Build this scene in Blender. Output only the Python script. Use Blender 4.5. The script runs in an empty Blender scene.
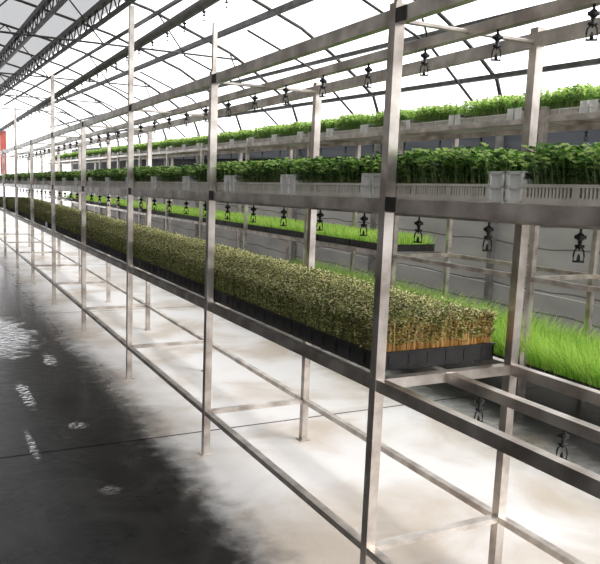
import bpy, math, random
from mathutils import Vector, Matrix
R = random.Random(7)
PI = math.pi
SC = bpy.context.scene
COL = SC.collection

# ------------------------------------------------------------------ materials
def mat(name, col, rough=.6, metal=0., spec=.5, col2=None, scale=8., detail=4., bump=0., stretch=None, lo=.35, hi=.65):
    m = bpy.data.materials.new(name); m.use_nodes = True
    nt = m.node_tree; b = nt.nodes['Principled BSDF']
    b.inputs['Roughness'].default_value = rough
    b.inputs['Metallic'].default_value = metal
    b.inputs['Specular IOR Level'].default_value = spec
    b.inputs['Base Color'].default_value = (*col, 1)
    if col2 or bump:
        tc = nt.nodes.new('ShaderNodeTexCoord'); mp = nt.nodes.new('ShaderNodeMapping')
        nt.links.new(tc.outputs['Object'], mp.inputs[0])
        if stretch: mp.inputs['Scale'].default_value = stretch
        n = nt.nodes.new('ShaderNodeTexNoise'); n.inputs['Scale'].default_value = scale; n.inputs['Detail'].default_value = detail
        nt.links.new(mp.outputs[0], n.inputs['Vector'])
        if col2:
            r = nt.nodes.new('ShaderNodeValToRGB')
            r.color_ramp.elements[0].position = lo; r.color_ramp.elements[1].position = hi
            r.color_ramp.elements[0].color = (*col, 1); r.color_ramp.elements[1].color = (*col2, 1)
            nt.links.new(n.outputs['Fac'], r.inputs[0]); nt.links.new(r.outputs[0], b.inputs['Base Color'])
        if bump:
            bp = nt.nodes.new('ShaderNodeBump'); bp.inputs['Strength'].default_value = bump; bp.inputs['Distance'].default_value = .01
            nt.links.new(n.outputs['Fac'], bp.inputs['Height']); nt.links.new(bp.outputs[0], b.inputs['Normal'])
    return m

def leafmat(name, col, trans=.35, rough=.45):
    m = bpy.data.materials.new(name); m.use_nodes = True
    nt = m.node_tree; b = nt.nodes['Principled BSDF']; out = nt.nodes['Material Output']
    b.inputs['Base Color'].default_value = (*col, 1); b.inputs['Roughness'].default_value = rough
    t = nt.nodes.new('ShaderNodeBsdfTranslucent'); t.inputs[0].default_value = (min(1, col[0]*1.3), min(1, col[1]*1.25), col[2], 1)
    mx = nt.nodes.new('ShaderNodeMixShader'); mx.inputs[0].default_value = trans
    nt.links.new(b.outputs[0], mx.inputs[1]); nt.links.new(t.outputs[0], mx.inputs[2]); nt.links.new(mx.outputs[0], out.inputs[0])
    return m

def filmmat(name, col, clear, diffuse_share=.0):
    """thin sheet: part clear, part translucent, part reflecting"""
    m = bpy.data.materials.new(name); m.use_nodes = True
    nt = m.node_tree; nt.nodes.remove(nt.nodes['Principled BSDF']); out = nt.nodes['Material Output']
    tr = nt.nodes.new('ShaderNodeBsdfTransparent'); tr.inputs[0].default_value = (1, 1, 1, 1)
    tl = nt.nodes.new('ShaderNodeBsdfTranslucent'); tl.inputs[0].default_value = (*col, 1)
    df = nt.nodes.new('ShaderNodeBsdfDiffuse'); df.inputs[0].default_value = (*col, 1)
    m1 = nt.nodes.new('ShaderNodeMixShader'); m1.inputs[0].default_value = diffuse_share
    nt.links.new(tl.outputs[0], m1.inputs[1]); nt.links.new(df.outputs[0], m1.inputs[2])
    m2 = nt.nodes.new('ShaderNodeMixShader'); m2.inputs[0].default_value = 1-clear
    nt.links.new(tr.outputs[0], m2.inputs[1]); nt.links.new(m1.outputs[0], m2.inputs[2])
    nt.links.new(m2.outputs[0], out.inputs[0])
    return m

M = {}
M['steel'] = mat('galvanised_steel', (.37, .32, .28), .29, .75, .5, (.77, .71, .65), 9, 6, .06)
M['darksteel'] = mat('dark_weathered_steel', (.022, .02, .018), .6, .1, .3, (.06, .055, .05), 22, 5)
M['truss'] = mat('dark_painted_tube', (.03, .028, .027), .55, .2, .4, (.075, .07, .066), 10, 3)
M['greypipe'] = mat('grey_pipe', (.16, .15, .14), .5, .2, .5, (.25, .235, .22), 12, 4)
M['black'] = mat('black_plastic', (.008, .008, .009), .45, 0, .5)
M['blacktray'] = mat('black_tray_plastic', (.012, .012, .013), .5, 0, .4, (.022, .021, .021), 30, 3)
M['crate'] = mat('white_crate_plastic', (.60, .575, .52), .45, 0, .5, (.46, .43, .38), 14, 4)
M['cratew'] = mat('clear_white_plastic', (.74, .74, .71), .35, 0, .5, (.60, .60, .56), 10, 4)
M['soil'] = mat('root_mat', (.16, .10, .05), .9, 0, .2, (.30, .2, .1), 60, 4)
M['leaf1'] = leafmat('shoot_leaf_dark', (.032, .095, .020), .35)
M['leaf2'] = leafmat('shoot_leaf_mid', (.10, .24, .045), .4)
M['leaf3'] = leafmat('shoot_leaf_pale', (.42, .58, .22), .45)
M['leaf4'] = leafmat('backlit_leaf_pale', (.55, .72, .24), .45)  # backlight painted into the leaf colour
M['stem'] = leafmat('shoot_stem', (.20, .27, .10))
M['gr1'] = leafmat('grass_blade_deep', (.16, .36, .035), .45)
M['gr2'] = leafmat('grass_blade_bright', (.40, .68, .13), .45)
M['gr3'] = leafmat('grass_blade_yellow', (.66, .86, .27), .45)
M['spstem'] = leafmat('sprout_stem_orange', (.72, .45, .17), .25)
M['sp1'] = leafmat('sprout_leaf_dark', (.085, .12, .035), .25)
M['sp2'] = leafmat('sprout_leaf_olive', (.44, .51, .17), .3)
M['sp3'] = leafmat('sprout_stem_brown', (.22, .19, .08), .15)
M['hull'] = leafmat('seed_hull_tan', (.92, .84, .55), .25)
M['red'] = mat('red_paint', (.55, .13, .10), .6, 0, .4, (.46, .11, .09), 6, 3)
M['card'] = mat('white_card', (.8, .8, .78), .5)
M['slate'] = mat('slate_curtain', (.085, .09, .105), .7, 0, .3, (.12, .125, .145), 3, 4, .2, (1, .3, 6))
M['ventdark'] = mat('dark_vent_mesh', (.02, .021, .024), .8, 0, .2, (.04, .04, .044), 6, 3)
M['leftblocker'] = mat('grey_blocker', (.30, .29, .28), .8, 0, .3, (.38, .37, .355), 2, 4)  # for the added unseen blocker left of the walkway
M['film'] = filmmat('greenhouse_film', (.93, .94, .95), .72, .25)
M['net'] = filmmat('added_shade_net', (.05, .05, .053), .22, .6)

def concrete_mat():
    m = mat('block_wall_concrete', (.33, .315, .295), .85, 0, .3, (.50, .48, .45), 2.2, 8, .3, (1, .5, 1.5), .3, .7)
    nt = m.node_tree; b = nt.nodes['Principled BSDF']
    src = b.inputs['Base Color'].links[0].from_socket
    tc = nt.nodes.new('ShaderNodeTexCoord'); sp = nt.nodes.new('ShaderNodeSeparateXYZ'); nt.links.new(tc.outputs['Object'], sp.inputs[0])
    nz = nt.nodes.new('ShaderNodeTexNoise'); nz.inputs['Scale'].default_value = 1.3; nt.links.new(tc.outputs['Object'], nz.inputs['Vector'])
    ad = nt.nodes.new('ShaderNodeMath'); ad.operation = 'MULTIPLY_ADD'; ad.inputs[1].default_value = .10; nt.links.new(nz.outputs['Fac'], ad.inputs[0]); nt.links.new(sp.outputs['Z'], ad.inputs[2])
    mo = nt.nodes.new('ShaderNodeMath'); mo.operation = 'MODULO'; mo.inputs[1].default_value = .2; nt.links.new(ad.outputs[0], mo.inputs[0])
    lt = nt.nodes.new('ShaderNodeMath'); lt.operation = 'LESS_THAN'; lt.inputs[1].default_value = .014; nt.links.new(mo.outputs[0], lt.inputs[0])
    mx = nt.nodes.new('ShaderNodeMix'); mx.data_type = 'RGBA'; mx.inputs['B'].default_value = (.06, .057, .052, 1)
    sc = nt.nodes.new('ShaderNodeMath'); sc.operation = 'MULTIPLY'; sc.inputs[1].default_value = .7; nt.links.new(lt.outputs[0], sc.inputs[0])
    nt.links.new(sc.outputs[0], mx.inputs['Factor']); nt.links.new(src, mx.inputs['A']); nt.links.new(mx.outputs['Result'], b.inputs['Base Color'])
    return m
M['concrete'] = concrete_mat()

def floor_mat():
    m = bpy.data.materials.new('concrete_floor_shade_puddles'); m.use_nodes = True
    nt = m.node_tree; L = nt.links; N = nt.nodes.new; b = nt.nodes['Principled BSDF']
    tc = N('ShaderNodeTexCoord'); sp = N('ShaderNodeSeparateXYZ'); L.new(tc.outputs['Object'], sp.inputs[0])
    def noise(scale, detail=4, dist=0.):
        n = N('ShaderNodeTexNoise'); n.inputs['Scale'].default_value = scale; n.inputs['Detail'].default_value = detail; n.inputs['Distortion'].default_value = dist
        L.new(tc.outputs['Object'], n.inputs['Vector']); return n.outputs['Fac']
    def math_(op, a, bb=None, c=None):
        n = N('ShaderNodeMath'); n.operation = op
        for i, v in enumerate((a, bb, c)):
            if v is None: continue
            if isinstance(v, (int, float)): n.inputs[i].default_value = v
            else: L.new(v, n.inputs[i])
        return n.outputs[0]
    def ramp(v, a, bb):
        n = N('ShaderNodeMapRange'); n.interpolation_type = 'SMOOTHSTEP'
        n.inputs['From Min'].default_value = a; n.inputs['From Max'].default_value = bb; L.new(v, n.inputs['Value']); return n.outputs[0]
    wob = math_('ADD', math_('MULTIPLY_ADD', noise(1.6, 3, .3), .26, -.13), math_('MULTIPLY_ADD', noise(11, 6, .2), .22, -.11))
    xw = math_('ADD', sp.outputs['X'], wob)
    shadeL = math_('SUBTRACT', 1., ramp(xw, .93, 1.20))           # walkway, its shade painted as a dark floor tone
    shadeR = ramp(xw, SHADE_R0, SHADE_R1)                                # painted shade strip under the far rack
    shaded = math_('MAXIMUM', shadeL, shadeR)  # painted shade mask, also lowers the roughness
    # pale concrete with tan stains
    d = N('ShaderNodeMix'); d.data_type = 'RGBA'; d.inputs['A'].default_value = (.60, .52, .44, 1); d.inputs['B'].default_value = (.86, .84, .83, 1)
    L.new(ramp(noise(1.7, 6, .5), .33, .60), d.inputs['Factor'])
    w = N('ShaderNodeMix'); w.data_type = 'RGBA'; w.inputs['A'].default_value = (.022, .022, .022, 1); w.inputs['B'].default_value = (.046, .045, .043, 1)  # near-black tone that paints the shade into the floor
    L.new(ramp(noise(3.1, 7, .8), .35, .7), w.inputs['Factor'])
    c = N('ShaderNodeMix'); c.data_type = 'RGBA'; L.new(shaded, c.inputs['Factor']); L.new(d.outputs['Result'], c.inputs['A']); L.new(w.outputs['Result'], c.inputs['B'])
    # expansion joints across the floor
    jy = math_('MODULO', math_('ADD', sp.outputs['Y'], 30.64 - .035), 3.4)   # joint at y = 3.36
    jl = math_('LESS_THAN', math_('ABSOLUTE', math_('SUBTRACT', jy, .0)), .014)
    j = N('ShaderNodeMix'); j.data_type = 'RGBA'; L.new(math_('MULTIPLY', jl, .9), j.inputs['Factor']); L.new(c.outputs['Result'], j.inputs['A']); j.inputs['B'].default_value = (.004, .004, .004, 1)
    L.new(j.outputs['Result'], b.inputs['Base Color'])
    pud = None                                                    # standing water in a few hollows of the walkway
    edge = math_('MULTIPLY_ADD', noise(9, 4, .6), 1.5, -.75)
    for px, py, rx, ry in ((.69, 2.88, .055, .05), (.72, 3.72, .05, .06), (.55, 4.35, .035, .30), (.47, 3.5, .02, .22), (.56, 6.0, .26, .75), (.80, 5.1, .05, .16), (.3, 8.6, .4, .9)):
        dx = math_('MULTIPLY', math_('SUBTRACT', sp.outputs['X'], px), 1/rx); dy = math_('MULTIPLY', math_('SUBTRACT', sp.outputs['Y'], py), 1/ry)
        dd = math_('SQRT', math_('ADD', math_('MULTIPLY', dx, dx), math_('MULTIPLY', dy, dy)))
        k = math_('SUBTRACT', 1., ramp(math_('ADD', dd, edge), .6, 1.15))
        pud = k if pud is None else math_('MAXIMUM', pud, k)
    rg = math_('MULTIPLY_ADD', pud, -.16, math_('MULTIPLY_ADD', shaded, -.20, .42))
    L.new(math_('MAXIMUM', rg, .05), b.inputs['Roughness'])
    b.inputs['IOR'].default_value = 1.45
    L.new(math_('MULTIPLY', math_('MULTIPLY_ADD', pud, .75, math_('MULTIPLY_ADD', shadeL, -.25, .5)), math_('SUBTRACT', 1., math_('MULTIPLY', jl, .9))), b.inputs['Specular IOR Level'])
    bp = N('ShaderNodeBump'); bp.inputs['Distance'].default_value = .012; bp.inputs['Strength'].default_value = .22
    L.new(noise(14, 5, .5), bp.inputs['Height']); b2 = N('ShaderNodeBump'); b2.inputs['Distance'].default_value = .02; b2.inputs['Strength'].default_value = .9
    L.new(math_('MULTIPLY', math_('SUBTRACT', noise(30, 2, .3), .5), pud), b2.inputs['Height']); L.new(bp.outputs[0], b2.inputs['Normal']); L.new(b2.outputs[0], b.inputs['Normal'])
    return m
SHADE_R0, SHADE_R1 = 2.35, 3.0  # where the painted shade under the far rack sets in
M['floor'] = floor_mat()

# ------------------------------------------------------------------ mesh helpers
class MB:
    def __init__(s): s.v = []; s.f = []; s.m = []
    def add(s, vs, fs, mi=0):
        o = len(s.v); s.v += [tuple(v) for v in vs]; s.f += [tuple(i+o for i in f) for f in fs]; s.m += [mi]*len(fs)
    def box(s, x0, y0, z0, x1, y1, z1, mi=0, dz=0.):
        """dz: rise of the y1 end over the y0 end (for sloping rails)"""
        s.add([(x0,y0,z0),(x1,y0,z0),(x1,y1,z0+dz),(x0,y1,z0+dz),(x0,y0,z1),(x1,y0,z1),(x1,y1,z1+dz),(x0,y1,z1+dz)],
              [(3,2,1,0),(4,5,6,7),(0,1,5,4),(1,2,6,5),(2,3,7,6),(3,0,4,7)], mi)
    def tube(s, pts, r, n=8, mi=0, cap=True):
        pts = [Vector(p) for p in pts]; rr = r if isinstance(r, (list, tuple)) else [r]*len(pts); rings = []
        ref = None
        for i, p in enumerate(pts):
            t = (pts[min(i+1, len(pts)-1)]-pts[max(i-1, 0)]).normalized()
            if ref is None: ref = Vector((0,0,1)) if abs(t.z) < .9 else Vector((1,0,0))
            a = t.cross(ref).normalized(); b2 = t.cross(a).normalized()
            rings.append([p+rr[i]*(math.cos(2*PI*k/n+PI/n)*a+math.sin(2*PI*k/n+PI/n)*b2) for k in range(n)])
        vs = [v for r_ in rings for v in r_]; fs = []
        for i in range(len(pts)-1):
            for k in range(n): fs.append((i*n+k, i*n+(k+1)%n, (i+1)*n+(k+1)%n, (i+1)*n+k))
        if cap: fs.append(tuple(range(n-1, -1, -1))); fs.append(tuple((len(pts)-1)*n+k for k in range(n)))
        s.add(vs, fs, mi)
    def ball(s, c, r, mi=0, nu=10, nv=6, sz=1.):
        pts = []; rad = []
        for i in range(nv+1):
            a = PI*i/nv; pts.append((c[0], c[1], c[2]+r*sz*math.cos(a))); rad.append(max(r*math.sin(a), r*.02))
        s.tube(pts, rad, nu, mi)
    def mesh(s, name, mats, smooth=False):
        me = bpy.data.meshes.new(name); me.from_pydata(s.v, [], s.f)
        for m in mats: me.materials.append(m)
        if len(mats) > 1: me.polygons.foreach_set('material_index', s.m)
        if smooth: me.polygons.foreach_set('use_smooth', [True]*len(s.f))
        me.update(); return me
    def build(s, name, mats, parent=None, smooth=False):
        if not isinstance(mats, (list, tuple)): mats = [mats]
        return link(name, s.mesh(name, mats, smooth), parent)
def link(name, me, parent=None):
    o = bpy.data.objects.new(name, me); COL.objects.link(o)
    if parent: o.parent = parent
    return o
def tag(o, label, cat, group=None, kind=None):
    if label: o['label'] = label
    if cat: o['category'] = cat
    if group: o['group'] = group
    if kind: o['kind'] = kind
    return o
def empty(name, loc, label, cat, group=None, rot=(0,0,0)):
    o = bpy.data.objects.new(name, None); o.empty_display_size = .1; COL.objects.link(o)
    o.location = loc; o.rotation_euler = rot
    return tag(o, label, cat, group)
def struct(name, mb, mats):
    o = mb.build(name, mats); o['kind'] = 'structure'; return o
ORD = ['first','second','third','fourth','fifth','sixth','seventh','eighth','ninth','tenth','eleventh','twelfth','thirteenth','fourteenth','fifteenth','sixteenth','seventeenth','eighteenth','nineteenth','twentieth']
TENS = {20:'twent',30:'thirt',40:'fort',50:'fift'}
def nth(i):
    if i < 20: return ORD[i]
    n = i+1; t = n//10*10; u = n % 10
    w = {20:'twenty',30:'thirty',40:'forty',50:'fifty'}[t]
    return w[:-1]+'ieth' if u == 0 else w+'-'+ORD[u-1]

# ------------------------------------------------------------------ layout (metres; x right, y down the house, z up)
XF, XB = 1.184, 1.701            # near rack: front / back post lines
S, Y0 = 1.378, 1.730             # post spacing, first visible front post
Z0, Z1, Z2, Z3 = .2005, .7036, 1.2142, 1.7558
SL1, SL2, SL3 = -.0066, -.0215, -.0259
XP = 1.44                         # pipe line of the near rack
K0, K1 = -1, 8
YA, YB = Y0+K0*S, Y0+K1*S
def lev(z, sl, y): return z+sl*(y-Y0)
R2F, R2B, R2Y0, R2S = 3.23, 3.75, 3.18, 1.41
R2SL = -.015
def lev2(z, y): return z+R2SL*(y-2.8)
WX = 5.0                          # right wall line
YE = 27.0
ARCH = [(5.0,2.03),(4.9,2.28),(4.66,2.47),(4.3,2.71),(3.9,2.94),(3.4,3.13),(2.8,3.35),(2.2,3.5),(1.5,3.66),(.5,3.85),(-.5,3.97),(-1.5,4.02)]
def archz(x):
    for (xa, za), (xb, zb) in zip(ARCH, ARCH[1:]):
        if xb <= x <= xa: return za+(zb-za)*(xa-x)/(xa-xb)

# ------------------------------------------------------------------ setting
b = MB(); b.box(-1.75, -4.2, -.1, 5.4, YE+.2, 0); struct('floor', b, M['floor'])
b = MB()
prof = [(5.07, 1.95)]+[(x+(.05 if x > 4 else 0), z+.045) for x, z in ARCH]
ys = (-4.0, YE)
vs = [(x, y, z) for y in ys for x, z in prof]; n = len(prof)
b.add(vs, [(i, i+1, n+i+1, n+i) for i in range(n-1)]); struct('ceiling', b, M['film'])
b = MB(); b.box(5.06, -4, 0, 5.24, YE, 1.25); b.box(5.03, -4, .0, 5.06, YE, .34); b.box(5.02, -4, 1.2, 5.26, YE, 1.27); struct('wall_right', b, M['concrete'])
b = MB(); b.box(5.08, -4, 1.27, 5.11, YE, 1.58); struct('trim_1', b, M['ventdark'])
b = MB(); b.box(5.05, -4, 1.58, 5.10, YE, 1.95); struct('trim_2', b, M['slate'])
b = MB(); b.box(-1.7, -4, 0, -1.6, YE, 4.1); struct('blocker_wall_left', b, M['leftblocker'])  # added unseen blocker, put in to darken the walkway side
b = MB(); b.box(-1.6, -4, 0, -1.57, YE, 1.05); struct('blocker_trim', b, M['ventdark'])  # added unseen dark base of the blocker, darkens the low rails
def gable(y):
    b = MB(); vs = [(-1.6, y, 0)]+[(x, y, z) for x, z in reversed(ARCH)]+[(5.05, y, 0)]
    b.add(vs, [tuple(range(len(vs)))]); return b
struct('wall_far', gable(YE), M['film'])

# shade net extended over the roof to darken the walkway, mostly unseen (outside the film)
b = MB(); pn = [(x, z+.10) for x, z in [(2.55, archz(2.55))]+[p for p in ARCH if p[0] < 2.55]]
vs = [(x, y, z) for y in (-3.9, YE-.1) for x, z in pn]; n = len(pn)
b.add(vs, [(i, i+1, n+i+1, n+i) for i in range(n-1)])
tag(b.build('added_shade_net', M['net']), 'dark shade net added over the roof film to darken the walkway', 'shade net')

# roof trusses
def truss_protos():
    a = MB(); a.tube([(x, 0, z) for x, z in ARCH], .020, 6)
    t = MB(); zt = 2.86; xr = 4.02; t.tube([(xr, 0, zt), (-1.5, 0, zt)], .013, 6)
    c = MB(); c.tube([(3.25, 0, zt-.02), (4.1, 0, 2.5), (4.72, 0, 1.98)], .013, 5)
    webs = []
    for xa, xb in ((2.9, 3.25), (2.9, 2.2), (1.5, 2.2), (1.5, .7)):
        w = MB(); w.tube([(xa, 0, archz(xa)), (xb, 0, zt)], .010, 5); webs.append(w)
    for xa, xb, zb in ((3.9, 4.1, 2.5),):
        w = MB(); w.tube([(xa, 0, archz(xa)), (xb, 0, zb)], .010, 5); webs.append(w)
    lg = MB(); lg.box(4.965, -.03, 0, 5.015, .03, 2.05)
    l2 = MB(); l2.box(-1.55, -.03, 0, -1.49, .03, 4.02)
    T = M['truss']
    return [('arch', a.mesh('arch', [T], True)), ('tie_bar', t.mesh('tie_bar', [T], True)), ('knee_chord', c.mesh('knee_chord', [T], True)),
            ('leg', lg.mesh('leg', [M['greypipe']])), ('leg', l2.mesh('leg', [M['greypipe']]))]+[('web_bar', w.mesh('web_bar', [T], True)) for w in webs]
TP = truss_protos()
TY = [5.46+2.1*k for k in range(-1, 10)]
vis = 0
for k, y in enumerate(TY):
    lab = 'dark curved steel roof truss, %s one down the house from the near end' % nth(k)
    t = empty('roof_truss', (0, y, 0), lab, 'truss', 'roof trusses')
    for nm, me in TP:
        if k % 2 == 0 and nm in ('tie_bar', 'web_bar'): continue     # every second frame is a plain bow
        link(nm, me, t)

# purlins running the length of the house
def purlin(x, z, r, lab, name='roof_purlin'):
    b = MB(); b.box(x-r, -3.9, z-r, x+r, YE-.1, z+r); o = b.build(name, M['truss']); tag(o, lab, 'purlin', 'roof purlins')
purlin(4.85, 2.30, .022, 'lowest straight dark purlin, running just above the grey wall curtain')
purlin(4.32, 2.66, .020, 'dark roof purlin second up from the right wall')
purlin(3.52, 3.045, .030, 'thick dark roof purlin third up from the right wall')
purlin(2.85, 3.30, .020, 'dark roof purlin fourth up from the right wall, below the lattice girders')
# lattice girders near the ridge side
def girder(x, z, lab):
    g = empty('lattice_girder', (x, 0, z), lab, 'girder', 'lattice girders')
    for dz, r in ((0, .035), (-.22, .022)):
        b = MB(); b.box(-r, -3.9, dz-r, r, YE-.1, dz+r); b.build('chord', M['truss'], g)
    b = MB(); y = -3.8; i = 0
    while y < YE-.5:
        b.tube([(0, y, 0 if i % 2 else -.22), (0, y+.22, -.22 if i % 2 else 0)], .010, 5); y += .22; i += 1
    b.build('lacing', M['truss'], g)
girder(2.2, 3.36, 'dark lattice roof girder, the right one of the two at upper left')
girder(1.68, 3.49, 'dark lattice roof girder, the left one of the two at upper left')

# ------------------------------------------------------------------ racks
def rack(name, label, x0, x1, ys, levels, top, post_a, ya, yb, pipes):
    g = empty(name, (x0, ys[0], 0), label, 'rack')
    ox, oy = x0, ys[0]
    def put(nm, mb, m): return mb.build(nm, m, g)
    a = post_a/2
    for x in (x0, x1):
        for y in ys:
            h = top(x, y)
            b = MB(); b.box(x-a-ox, y-a-oy, 0, x+a-ox, y+a-oy, h); p = put('post', b, M['steel'])
            b = MB(); b.box(x-a*1.7-ox, y-a*1.7-oy, 0, x+a*1.7-ox, y+a*1.7-oy, .006); fp = b.build('foot_plate', M['steel'], p)
    for li, (zf, h, offs) in enumerate(levels):
        for x in (x0, x1):
            z = zf(ya)
            b = MB(); b.box(x-.0135-ox, ya-oy, z+offs, x+.0135-ox, yb-oy, z+offs+h, 0, zf(yb)-z); put('rail', b, M['steel'])
        if pipes[li] is not None:
            z = zf(ya)+pipes[li]; xm = (x0+x1)/2
            b = MB(); b.box(xm-.015-ox, ya-oy, z, xm+.015-ox, yb-oy, z+.03, 0, zf(yb)-zf(ya)); put('middle_rail', b, M['steel'])
        for y in ys:
            z = zf(y)+offs
            b = MB()
            if li == 3 and pipes[3] < -.034: b.tube([(x0+a-ox, y-oy, z+.012), (x1-a-ox, y-oy, z+.012)], .007, 6)
            else: b.box(x0+a-ox, y-.015-oy, z+.002, x1-a-ox, y+.015-oy, z+h-.002)
            put('crossbar', b, M['steel'])
    return g, ox, oy
YS = [Y0+k*S for k in range(K0, K1+1)]
lvls = [(lambda y: Z0, .022, -.008), (lambda y: lev(Z1, SL1, y), .035, -.007), (lambda y: lev(Z2, SL2, y), .038, -.002), (lambda y: lev(Z3, SL3, y), .040, -.035)]
topf = lambda x, y: lev(Z3, SL3, y)+.02
g1, ox, oy = rack('growing_rack', 'long grey steel rack beside the dark walkway, its top shelf empty', XF, XB, YS, lvls, topf, .031, YA, YB, [None, -.006, -.021, -.037])
# thin rods rising from some posts to the overhead pipe, and dark joint plates
for k, h, r in ((0, 2.24, .008), (1, 1.945, .009), (2, 2.26, .014), (4, 2.14, .014), (6, 2.02, .012)):
    y = Y0+k*S; b = MB(); z = topf(XF, y); b.box(-r, y-r-oy, z-.03, r, y+r-oy, h); b.build('post_rod', M['steel'], g1)
for k in range(0, 9):
    y = Y0+k*S
    for zf, sl, h0, h1 in ((Z3, SL3, -.034, .004), (Z2, SL2, .002, .042)):
        z = lev(zf, sl, y); b = MB(); b.box(-.0165, y+.0-oy-.062, z+h0, -.0125, y-.0145-oy, z+h1); b.build('joint_plate', M['darksteel'], g1)

# overhead pipe above the near rack
b = MB(); ya, yb = -.5, 20.0
oz = lambda y: 2.325-.0285*y
b.tube([(XP, ya, oz(ya)), (XP, yb, oz(yb))], .03, 8)
tag(b.build('overhead_pipe', M['greypipe'], None, True), 'grey overhead water pipe with hanging sprinklers above the walkway-side rack', 'pipe')

# far rack
Y2 = [R2Y0+R2S*k for k in range(-2, 14)]
lv2 = [(lambda y: .17, .03, -.015), (lambda y: lev2(.75, y), .03, 0), (lambda y: lev2(1.16, y), .035, 0), (lambda y: lev2(1.672, y), .030, 0)]
g2, _, _ = rack('growing_rack', 'second grey steel rack farther right, standing before the grey block wall', R2F, R2B, Y2, lv2, lambda x, y: lev2(1.672, y)+.09, .034, Y2[0], Y2[-1], [None, None, None, -.03])

# ------------------------------------------------------------------ plants
def quad_leaf(b, base, d, length, width, mi, up=.2):
    """a folded rounded leaf: two quads"""
    d = d.normalized(); side = d.cross(Vector((0,0,1)))
    if side.length < .1: side = Vector((1,0,0))
    side.normalize(); nrm = side.cross(d)
    m_ = base+d*length*.55; tip = base+d*length-nrm*length*.15
    l = m_+side*width*.5+nrm*width*up; r = m_-side*width*.5+nrm*width*up
    b.add([base, l, tip, r], [(0, 1, 2), (0, 2, 3)], mi)
def strand(b, pts, w0, w1, mi, ang):
    s = Vector((math.cos(ang), math.sin(ang), 0)); n = len(pts); vs = []
    for i, p in enumerate(pts):
        w = w0+(w1-w0)*i/(n-1); vs += [p-s*w/2, p+s*w/2]
    b.add(vs, [(2*i, 2*i+1, 2*i+3, 2*i+2) for i in range(n-1)], mi)
def shoots_mesh(seed, lx, ly, h, count, leaves=('leaf1', 'leaf2', 'leaf3')):
    r = random.Random(seed); b = MB()
    for i in range(count):
        x = r.uniform(-lx/2, lx/2); y = r.uniform(-ly/2, ly/2)
        hh = h*r.uniform(.72, 1.05)*(1+.12*math.sin(9*y+seed)*math.cos(7*x))
        lean = Vector((r.gauss(0, .012)-(.01 if x < -lx*.4 else 0), r.gauss(0, .012), 0))
        p0 = Vector((x, y, 0)); p1 = p0+lean*.5+Vector((0,0,hh*.55)); p2 = p0+lean+Vector((0,0,hh))
        strand(b, [p0, p1, p2], .0026, .0018, 0, r.uniform(0, PI))
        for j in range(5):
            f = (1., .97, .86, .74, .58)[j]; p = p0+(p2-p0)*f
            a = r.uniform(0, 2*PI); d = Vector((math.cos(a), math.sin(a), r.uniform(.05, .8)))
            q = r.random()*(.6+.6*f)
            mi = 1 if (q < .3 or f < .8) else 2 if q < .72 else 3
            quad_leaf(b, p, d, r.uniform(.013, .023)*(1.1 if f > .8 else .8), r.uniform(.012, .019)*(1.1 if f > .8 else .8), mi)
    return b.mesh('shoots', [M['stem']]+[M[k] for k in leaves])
def sprouts_mesh(seed, lx, ly, h, count, bare_end=False):
    r = random.Random(seed); b = MB()
    for i in range(count):
        x = r.uniform(-lx/2, lx/2); y = r.uniform(-ly/2, ly/2)
        u = r.random()
        if u < .12: y = -ly/2+r.random()*.02
        elif u < .24: x = -lx/2+r.random()*.02
        hh = h*r.uniform(.80, 1.06)
        lean = Vector((r.gauss(0, .01), r.gauss(0, .01), 0))
        p0 = Vector((x, y, 0)); p2 = p0+lean+Vector((0,0,hh)); p1 = p0+lean*.3+Vector((0,0,hh*.6))
        bare = bare_end and y < -ly/2+.03
        strand(b, [p0, p1, p2], .0026, .002, 0 if bare else r.choice((2, 4, 4)), r.uniform(0, PI))
        edge = x < -lx/2+.04 or y < -ly/2+.03
        for j in range(9 if edge and not bare else 10 if bare else 2):
            f = 1-(r.random()**1.2*(.88 if not bare else .72) if j > 1 else r.random()*.12)
            a = r.uniform(0, 2*PI); d = Vector((math.cos(a), math.sin(a), r.uniform(-.3, 1.2)))
            q = r.random()
            quad_leaf(b, p0+(p2-p0)*f, d, r.uniform(.008, .015), r.uniform(.005, .009), 1 if q < .45 else 2 if q < .78 else 3)
        if r.random() < .75:
            a = r.uniform(0, 2*PI); d = Vector((math.cos(a), math.sin(a), r.uniform(-.2, 1)))
            quad_leaf(b, p2+Vector((r.gauss(0, .004), r.gauss(0, .004), r.uniform(-.015, .003))), d, .011, .008, 3)
    return b.mesh('sprouts', [M['spstem'], M['sp1'], M['sp2'], M['hull'], M['sp3']])
def grass_mesh(seed, lx, ly, h, count, droop):
    r = random.Random(seed); b = MB()
    for i in range(count):
        x = r.uniform(-lx/2, lx/2); y = r.uniform(-ly/2, ly/2); hh = h*r.uniform(.65, 1.1)
        out = Vector((x/lx*2, y/ly*.8, 0)); a = r.uniform(0, 2*PI)
        ln = out*droop*r.uniform(.3, 1.1)*hh+Vector((math.cos(a), math.sin(a), 0))*hh*.22*r.random()+Vector((-.12, -.10, 0))*hh*droop
        p = [Vector((x, y, 0))+ln*(t*t)+Vector((0, 0, hh*(t-.28*droop*t*t*r.random()))) for t in (0, .4, .75, 1)]
        p = [Vector((max(q.x, -.33), min(max(q.y, -.278), .278), q.z)) for q in p]
        strand(b, p, .0042, .0012, r.choice((0, 1, 1, 2, 2)), r.uniform(0, PI))
    return b.mesh('grass', [M['gr1'], M['gr2'], M['gr3']])

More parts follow.
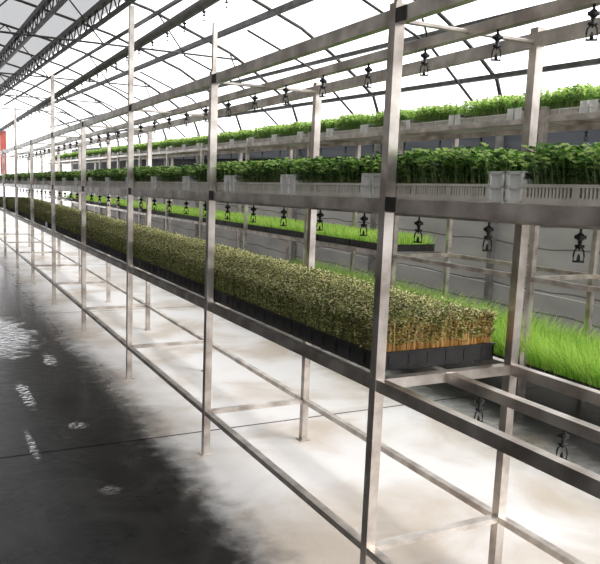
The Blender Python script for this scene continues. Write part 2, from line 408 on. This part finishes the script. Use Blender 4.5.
# ------------------------------------------------------------------ trays
CL, CW, CH = .545, .47, .043        # crate length (along the rack), width, side height
def crate_meshes():
    b = MB(); x, y = CW/2, CL/2
    b.box(-x, -y, 0, x, y, .005)
    for s in (-1, 1):
        xa, xb = (s*x-.004, s*x) if s > 0 else (-x, -x+.004)
        e = .052
        b.box(xa, -y+e, .005, xb, y-e, .011); b.box(xa-.002, -y+e, CH-.007, xb+.002, y-e, CH)
        seg = (2*y-2*e)/3
        for k in range(4):
            yc = -y+e+seg*k; b.box(xa-.001, yc-.009, .005, xb+.001, yc+.009, CH-.004)
        for k in range(3):
            for j in range(1, 13):
                yc = -y+e+seg*k+.009+(seg-.018)*j/13; b.box(xa, yc-.0026, .011, xb, yc+.0026, CH-.007)
        b.box(xa+.0015, -y+e, .011, xb-.0015, y-e, .015)
    body = b.mesh('crate_body', [M['crate']])
    ends = []
    for s in (-1, 1):
        b = MB(); H = .072; t = .05
        yo = s*y; yi = s*(y-t); y0, y1 = min(yo, yi), max(yo, yi)
        # outer and inner end panels with a rail and recessed grip
        b.box(-x, min(yo, yo-s*.004), .0, x, max(yo, yo-s*.004), H)
        b.box(-x, min(yi, yi+s*.003), .0, x, max(yi, yi+s*.003), H-.018)
        for sx in (-1, 1):
            xo = sx*x; xi = sx*(x-.003)
            b.box(min(xo, xi), y0, .0, max(xo, xi), y1, H*.985)      # thin web
            for yy in (y0+.004, y1-.004): b.box(xo-.004, yy-.004, 0, xo+.004, yy+.004, H)
            for zz in (.004, H*.5, H-.004): b.box(xo-.004, y0, zz-.003, xo+.004, y1, zz+.003)
        b.box(-x, y0, H-.004, x, y1, H)
        ends.append(b.mesh('end_grip', [M['cratew']]))
    return body, ends
CBODY, CENDS = crate_meshes()
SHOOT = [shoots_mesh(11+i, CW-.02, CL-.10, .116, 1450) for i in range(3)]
SHOOT_BACKLIT = [shoots_mesh(21+i, CW-.02, CL-.10, .116, 1200, ('leaf2', 'leaf3', 'leaf4')) for i in range(2)]  # lighter leaf set stands in for backlight on the far rack
def crate(y, x, z, sl, label, group, i, sc=1., kinds=SHOOT):
    t = empty('seedling_crate', (x, y, z), label, 'crate', group, (math.atan(sl), 0, 0))
    link('crate_body', CBODY, t)
    for e in CENDS: link('end_grip', e, t)
    p = link('shoots', kinds[i % len(kinds)], t); p.location = (0, 0, .006); p.scale = (1, 1, sc)
    if (i//3) % 2: p.rotation_euler = (0, 0, PI)
    return t
xc = (XF+XB)/2
for i in range(23):
    y = 1.289-.277+.555*(i-1) if i else 1.289-.277-.555
    if y > YB-.3: break
    z = lev(Z2, SL2, y)+.0365
    if i == 0: lab = 'white crate of green shoots on the middle shelf, cut by the right frame edge'
    elif i == 1: lab = 'white slotted crate of tall green shoots on middle shelf, right of the nearest post'
    else: lab = 'white crate of green shoots on the middle shelf, %s left of the nearest front post' % nth(i-2)
    crate(y, xc, z, SL2, lab, 'crates of shoots on the middle shelf', i, R.uniform(.95, 1.06))
x2 = (R2F+R2B)/2
for i in range(32):
    y = 2.61+.56*i
    z = lev2(1.672, y)+.031
    lab = 'white crate of pale shoots atop the far rack, %s from its near end' % nth(i)
    crate(y, x2, z, R2SL, lab, 'crates of shoots on the far rack', i, R.uniform(1.2, 1.38), SHOOT_BACKLIT)

def tray_mesh(lx, ly, h, name, m):
    b = MB(); x, y = lx/2, ly/2; t = .006
    b.box(-x, -y, 0, x, y, .006)
    for s in (-1, 1):
        b.box(min(s*x, s*(x-t)), -y, .006, max(s*x, s*(x-t)), y, h); b.box(-x, min(s*y, s*(y-t)), .006, x, max(s*y, s*(y-t)), h)
        b.box(min(s*(x+.006), s*(x-t)), -y, h-.006, max(s*(x+.006), s*(x-t)), y, h)
        b.box(-x, min(s*(y+.004), s*(y-t)), h-.006, x, max(s*(y+.004), s*(y-t)), h)
        n = 6
        for k in range(n):
            yy = -y+.06+(2*y-.12)*k/(n-1); b.box(min(s*x, s*(x+.004)), yy-.002, .012, max(s*x, s*(x+.003)), yy+.002, h-.010)
            xx = -x+.05+(2*x-.10)*k/(n-1); b.box(xx-.002, min(s*y, s*(y+.002)), .012, xx+.002, max(s*y, s*(y+.002)), h-.010)
    return b.mesh(name, [m])
TRAY = tray_mesh(.462, .545, .056, 'tray', M['blacktray'])
bmat = MB(); bmat.box(-.222, -.264, .006, .222, .264, .048); ROOT = bmat.mesh('root_mat', [M['soil']])
SPR = [sprouts_mesh(31+i, .45, .535, .112, 4200) for i in range(3)]
SPR0 = sprouts_mesh(41, .45, .535, .114, 4600, True)
for i in range(20):
    y = Y0+.055+.2725+.556*i
    if y > YB-.3: break
    z = lev(Z1, SL1, y)+.030
    lab = 'black tray of dense speckled sprouts on the lower shelf, %s from its near end' % nth(i)
    if i == 0: lab = 'black tray of speckled sprouts at the lower shelf near end, orange stems showing'
    t = empty('sprout_tray', (xc, y, z), lab, 'tray', 'trays of sprouts on the lower shelf', (math.atan(SL1), 0, 0))
    link('tray', TRAY, t); link('root_mat', ROOT, t)
    p = link('sprouts', SPR[i % 3] if i else SPR0, t); p.location = (0, 0, .044); p['kind'] = 'stuff'
    if (i//3) % 2: p.rotation_euler = (0, 0, 0)

GR = [grass_mesh(51+i, .44, .54, .125, 2800, .35) for i in range(2)]
GRB = [grass_mesh(61+i, .44, .54, .265, 3600, .85) for i in range(2)]
for i in range(24):
    y = 5.0+.56*i; z = lev2(.75, y)+.032
    t = empty('grass_tray', (x2, y, z), 'bright green grass tray on the far rack waist shelf, %s from near end' % nth(i), 'tray', 'grass trays on the far rack waist shelf', (math.atan(R2SL), 0, 0))
    link('tray', TRAY, t); p = link('grass', GR[i % 2], t); p.location = (0, 0, .01); p['kind'] = 'stuff'
for i in range(8):
    y = 2.715+.565*i; z = .17+.018
    t = empty('grass_tray', (x2-.02, y, z), 'tray of long drooping grass at the far rack bottom, %s from near end' % nth(i), 'tray', 'grass trays at the far rack bottom')
    link('tray', TRAY, t); p = link('grass', GRB[i % 2], t); p.location = (0, 0, .01); p['kind'] = 'stuff'

# ------------------------------------------------------------------ sprinklers
def sprinkler_meshes():
    v = MB(); v.tube([(0,0,.002),(0,0,-.012)], .004, 8); v.ball((0,0,-.024), .0125, 0, 12, 8); v.tube([(-.016,0,-.024),(.016,0,-.024)], .006, 8)
    n = MB(); n.tube([(0,0,-.036),(0,0,-.044),(0,0,-.05),(0,0,-.056)], [.007,.0045,.009,.010], 8); n.tube([(-.013,0,-.05),(.013,0,-.05)], .0045, 6)
    f = MB()
    for s in (-1, 1): f.tube([(s*.006,0,-.054),(s*.0125,0,-.064),(s*.0145,0,-.078),(s*.0135,0,-.094)], .0026, 6)
    f.tube([(-.0155,0,-.094),(.0155,0,-.094)], .0030, 6); f.tube([(0,0,-.092),(0,0,-.078),(0,0,-.072)], [.006,.004,.0015], 6); f.tube([(0,0,-.056),(0,0,-.062)], [.004,.002], 6)
    ms = [M['black']]
    one = MB()
    for q in (v, n, f): one.add(q.v, q.f)
    return v.mesh('valve', ms, True), n.mesh('neck', ms, True), f.mesh('spray_frame', ms, True), one.mesh('sprinkler', ms, True)
SV, SN, SF, S1 = sprinkler_meshes()
def sprinkler(x, y, z, label, group, full, rz):
    if full:
        t = empty('sprinkler', (x, y, z), label, 'sprinkler', group, (0, 0, rz))
        link('valve', SV, t); link('neck', SN, t); link('spray_frame', SF, t); t.scale = (.86,)*3
    else:
        t = link('sprinkler', S1); t.location = (x, y, z); t.rotation_euler = (0, 0, rz); tag(t, label, 'sprinkler', group)
        if 'overhead' in label or 'far rack' in label: t.scale = (.65,)*3
def where(y, shelf):
    k = math.floor((y-Y0)/S)
def row(ys_, zf, shelf, group, full_to, x=XP, start='the right frame edge'):
    for i, y in enumerate(ys_):
        sprinkler(x, y, zf(y), 'black hanging sprinkler %s, %s from the near end' % (shelf, nth(i)), group, y < full_to, R.uniform(-.9, .1))
row([1.268-.3245+.3245*(k+1) for k in range(0, 34)], lambda y: lev(Z2, SL2, y)-.021, 'under the middle shelf', 'sprinklers under the middle shelf', 6)
row([1.29+.3245*k for k in range(0, 34)], lambda y: lev(Z3, SL3, y)-.037, 'under the empty top shelf', 'sprinklers under the top shelf', 5)
row([1.263, 1.575], lambda y: lev(Z1, SL1, y)-.006, 'under the bare lower shelf', 'sprinklers under the lower shelf', 5)
row([3.3+.3245*k for k in range(0, 40)], lambda y: oz(y)-.029, 'below the overhead pipe', 'sprinklers below the overhead pipe', 0)
row([3.1+.45*k for k in range(0, 24)], lambda y: lev2(1.672, y)-.03, 'below the far rack top shelf', 'sprinklers on the far rack', 0, x2)

# small things
b = MB(); b.box(-.003, -.055, 0, 0, .055, .075); b.box(-.0045, -.03, .03, -.003, -.02, .055)
c = b.build('label_card', M['card']); c.location = (XF-.02, 7.53, .695); tag(c, 'small white card clipped to the lower shelf edge far down the rack', 'card')
b = MB(); b.box(-.10, -.03, 0, .10, 0, 1.45); c = b.build('red_board', M['red']); c.location = (2.80, YE-.001, 1.0)
tag(c, 'narrow red upright board on the far end wall, at the left edge', 'board')

# ------------------------------------------------------------------ light
w = bpy.data.worlds.new('sky'); SC.world = w; w.use_nodes = True
bg = w.node_tree.nodes['Background']; bg.inputs[0].default_value = (.97, .98, 1.0, 1); bg.inputs[1].default_value = 2.6
sl = bpy.data.lights.new('sun', 'SUN'); sl.energy = 3.2; sl.angle = math.radians(25); sl.color = (1, .96, .91)
so = bpy.data.objects.new('sun', sl); COL.objects.link(so)
so.rotation_euler = Vector((-.55, .62, -.78)).to_track_quat('-Z', 'Y').to_euler()

# ------------------------------------------------------------------ camera
cd = bpy.data.cameras.new('camera'); co = bpy.data.objects.new('camera', cd); COL.objects.link(co)
r = Vector((.88533, -.4633, .03927)); u = Vector((.03082, .14275, .98928)); f = Vector((.46394, .87463, -.14065))
m = Matrix((r, u, -f)).transposed().to_4x4(); m.translation = (0, 0, 1.3)
co.matrix_world = m
cd.sensor_fit = 'HORIZONTAL'; cd.sensor_width = 36; cd.lens = 44.193; cd.clip_start = .05; cd.clip_end = 200
SC.camera = co
SC.view_settings.view_transform = 'Standard'; SC.view_settings.look = 'None'
SC.view_settings.exposure = 0; SC.view_settings.gamma = 1; SC.view_settings.use_curve_mapping = False
